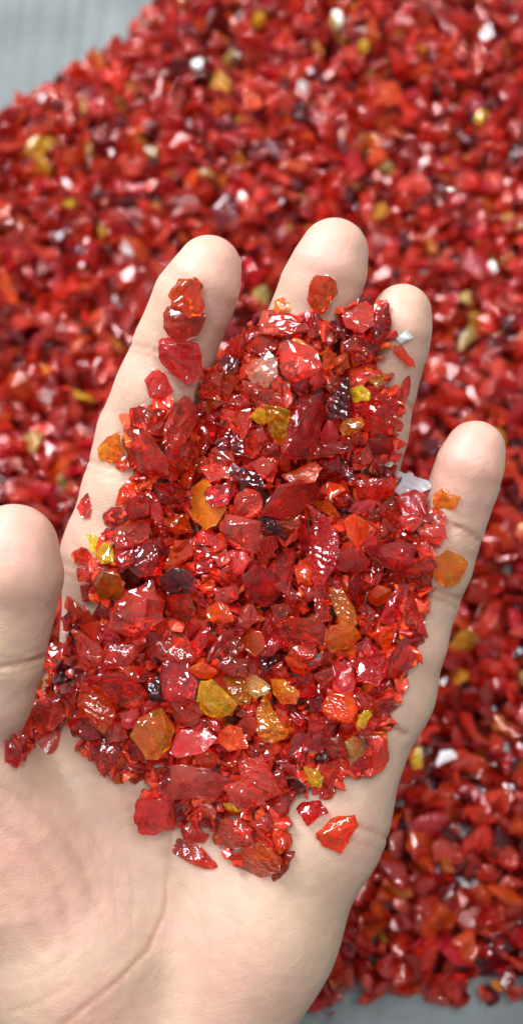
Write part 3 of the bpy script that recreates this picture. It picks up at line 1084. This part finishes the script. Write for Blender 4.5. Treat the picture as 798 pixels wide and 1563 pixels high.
def build_shard(kd, flag, pts, seed):
    r = np.random.default_rng(seed)
    c = pts.mean(0)
    span = pts.max(0) - pts.min(0)
    w_px = max(10.0, min(span))
    area_px = 0.5 * abs(np.dot(pts[:, 0], np.roll(pts[:, 1], 1)) - np.dot(pts[:, 1], np.roll(pts[:, 0], 1)))
    mean_w = min(w_px, area_px / max(span.max(), 1) * 1.15)
    mm = 1000 * D0 / FPX
    t = float(np.clip(mean_w * mm * r.uniform(0.36, 0.64), 1.0, 5.0))     # thickness in mm
    zs = sample(skin_or_base, *c)
    zt = sample(top_z, *c)
    z = zt + (1.3 if '+' in flag else -1.6 if '-' in flag else 0.0) * min(1.0, sample(heap_h, *c) / 5) + r.uniform(-0.7, 0.7)
    z = max(z, zs + 0.42 * t)
    # slope of the heap here, plus a tilt of its own
    e = 16
    sx = (sample(top_z, c[0] + e, c[1]) - sample(top_z, c[0] - e, c[1])) / (2 * e * mm)
    sy = (sample(top_z, c[0], c[1] + e) - sample(top_z, c[0], c[1] - e)) / (2 * e * mm)
    free = min(1.0, sample(heap_h, *c) / 4)
    sx = np.clip(sx, -.5, .5) + r.normal(0, 0.10 + 0.22 * free)
    sy = np.clip(sy, -.5, .5) + r.normal(0, 0.10 + 0.22 * free)
    d = D0 - z * 0.001
    q = (pts - c) * d / FPX * 1000 * 1.09                                   # local mm, y down
    n = len(q)
    P = []
    for k in range(n):
        P.append([q[k, 0], q[k, 1], r.uniform(-.22, .22) * t])
    m = r.integers(2, 5) + (span.max() > 55)
    k0 = r.integers(n)
    for side, amt in ((1, r.uniform(0.42, 0.6)), (-1, 0.5)):
        shrink = r.uniform(0.35, 0.72)
        sh = r.uniform(-.18, .18, 2) * span * d / FPX * 1000
        mm_ = m + (3 if side < 0 else 0)                   # more facets underneath: more sparkle inside
        for k in range(mm_):
            v = q[(k0 + int(k * n / mm_)) % n] * shrink * r.uniform(0.55, 1.15) + sh
            P.append([v[0], v[1], side * amt * t * r.uniform(0.75, 1.05)])
    P = np.array(P)
    P[:, 2] += sx * P[:, 0] + sy * P[:, 1]
    V, F = hull(P, bevel=0.09, wavy=r.uniform(0.4, 1.0), wseed=seed % 97)
    Wd = (V[:, :1] * RIGHT - V[:, 1:2] * UP - V[:, 2:3] * FWD) * 0.001
    F = [f[::-1] for f in F]                                                  # the local frame is mirrored (y down)
    o = link_mesh('glass_shard', Wd, F, (RIPPLE if '^' in flag else FINISH[int(r.integers(10))])[kd], smooth=True)
    o.data.set_sharp_from_angle(angle=math.radians(24))
    o.location = at(c[0], c[1], d)
    return o


shard_objs = []
for k, (kd, flag, pts, lab) in enumerate(items):
    o = build_shard(kd, flag, pts, 1000 + k)
    o['category'] = 'glass shard'
    o['group'] = 'glass shards heaped in the hand'
    shard_objs.append(o)

# small crumbs filling the heap from below
r = np.random.default_rng(8)
pos, size, tint = [], [], []
cells = np.argwhere(in_heap & (heap_h > 1.2))
for i, j in cells[r.permutation(len(cells))][:2600]:
    zs, zt = skin_or_base[i, j], top_z[i, j]
    z = r.uniform(zs + 1.2, max(zs + 1.3, zt - 3.9))
    pos.append(at(gx[i, j] + r.uniform(-2, 2), gy[i, j] + r.uniform(-2, 2), D0 - z * 0.001))
    size.append(r.uniform(0.0024, 0.0044))
    tint.append(TC[[0, 1, 2, 4, 5][int(r.choice(5, p=[.33, .30, .15, .10, .12]))]])
o = chips_object('glass_crumbs', np.array(pos), np.array(size), np.array(tint) * np.array([1.0, 1.15, 1.0]), r, m_crumb)
o['kind'] = 'stuff'
o['label'] = 'small dark red glass crumbs filling the heap under the shards in the palm'
o['category'] = 'glass crumbs'


# ------------------------------------------------------------------ labels that single each shard out
def shape_word(pts, seed):
    span = pts - pts.mean(0)
    ev, evec = np.linalg.eigh(span.T @ span)
    el = math.sqrt(ev[1] / max(ev[0], 1e-6))
    size_ = np.linalg.norm(span, axis=1).mean()
    big = 'large' if size_ > 25 else 'small' if size_ < 15 else ''
    sh = 'splinter' if el > 2.4 else 'long shard' if el > 1.7 else 'chip' if size_ < 15 else 'shard'
    return (big + ' ' if big and not (big == 'small' and sh == 'chip') else ''), sh


MARKS = [(k, it) for k, it in enumerate(items) if it[3]]
SHORT = [  # words a label may use for a marked shard: substring of its label -> phrase
    ('parallel glossy ridges', 'the ridged crimson shard on the index finger'), ('golden yellow lump', 'the golden yellow lump in mid-palm'),
    ('faceted orange-amber', 'the large faceted orange-amber shard'), ('colourless pointed', 'the colourless pointed shard'),
    ('chunky amber', 'the chunky amber shard on the little finger'), ('crescent', 'the crescent red sliver'),
    ('blocky deep red', 'the blocky deep red shard'), ('colourless frosted tip', 'the long shard with the frosted tip'),
    ('bluish star', 'the orange-red shard with the star gleam'), ('cloudy olive', 'the cloudy olive shard at the rim'),
    ('yellow-cored', 'the yellow-cored shard'), ('matt pink-red', 'the matt pink-red shard'), ('touching the thumb', 'the bright red shard at the thumb joint'),
    ('glassy amber', 'the glassy amber shard facing the thumb'), ('clear yellow', 'the clear yellow shard facing the thumb'),
    ('glossy maroon-black', 'the glossy maroon-black shard'), ('big rounded', 'the big rounded pale red shard'), ('round crimson shard in', 'the round crimson central shard'),
    ('square corners', 'the flat square-cornered pale shard'), ('long upright', 'the long upright crimson shard'), ('leaf-shaped crimson', 'the leaf-shaped crimson shard'),
    ('orange bead', 'the glassy orange bead'), ('translucent wedge', 'the amber-red wedge'), ('brownish amber shard glowing', 'the brownish amber shard'),
    ('yellow nugget', 'the small yellow nugget'), ('crisp corners', 'the flat crisp orange-red shard'), ('hot pink-crimson', 'the hot pink shard'),
    ('frosty white rim', 'the frosty-rimmed shell-like shard'), ('golden pointed shard just', 'the golden pointed shard'), ('white dashes', 'the long crimson shard with dashes'),
    ('silvery-black', 'the silvery-black shard'), ('cube-like', 'the small yellow cube'), ('rounded orange-amber', 'the rounded orange-amber shard'),
    ('bold white stripe', 'the deep red striped shard'), ('large translucent pale red', 'the large translucent shard'), ('veined clear', 'the veined clear shard'),
    ('leaf-shaped pale red', 'the leaf-shaped pale red shard'), ('curved lower rim', 'the big bright red shard on the index finger'),
    ('pale rippled amber', 'the pale rippled amber shard'), ('pale olive yellow flake', 'the pale olive flake'), ('curved white ripples', 'the white-rippled pale red shard'),
    ('wide pale red shard', 'the wide pale red shard'), ('big bluish gleam', 'the clear pinkish shard by the thumb')]
marks = []
for k, it in MARKS:
    for key, phrase in SHORT:
        if key in it[3]:
            marks.append((it[2].mean(0), phrase))
            break
SIDE = ['on the fingertip side of', 'on the little finger side of', 'on the wrist side of', 'on the thumb side of']
ctr = np.array([it[2].mean(0) for it in items])


def side_of(v):
    if abs(v[0]) > abs(v[1]):
        return 1 if v[0] > 0 else 3
    return 0 if v[1] < 0 else 2


used = set()
ORD = ['closest', 'second', 'third', 'fourth', 'fifth', 'sixth', 'seventh', 'eighth', 'ninth', 'tenth', 'eleventh', 'twelfth']
for k, (kd, flag, pts, lab) in enumerate(items):
    if not lab:
        big, sh = shape_word(pts, k)
        best = None
        for mc, phrase in marks:
            v = ctr[k] - mc
            s = side_of(v)
            dist = np.hypot(*v)
            if dist > 420:
                continue
            same = [q for q in range(len(items)) if items[q][0] == kd and side_of(ctr[q] - mc) == s]
            same.sort(key=lambda q: np.hypot(*(ctr[q] - mc)))
            rank = same.index(k)
            cost = dist + 90 * rank
            if rank < 12 and (best is None or cost < best[0]):
                l_ = ('%s%s %s, %s such colour %s %s' % (big, KIND[kd][0], sh, ORD[rank], SIDE[s], phrase)).strip()
                if rank == 0:
                    l_ = ('%s%s %s right %s %s' % (big, KIND[kd][0], sh, SIDE[s], phrase)).strip()
                if l_ not in used and len(l_.replace('-', ' ').split()) <= 16:
                    best = (cost, l_)
        lab = best[1] if best else '%s%s %s glass in the heap' % (big, KIND[kd][0], sh)
    used.add(lab)
    shard_objs[k]['label'] = lab
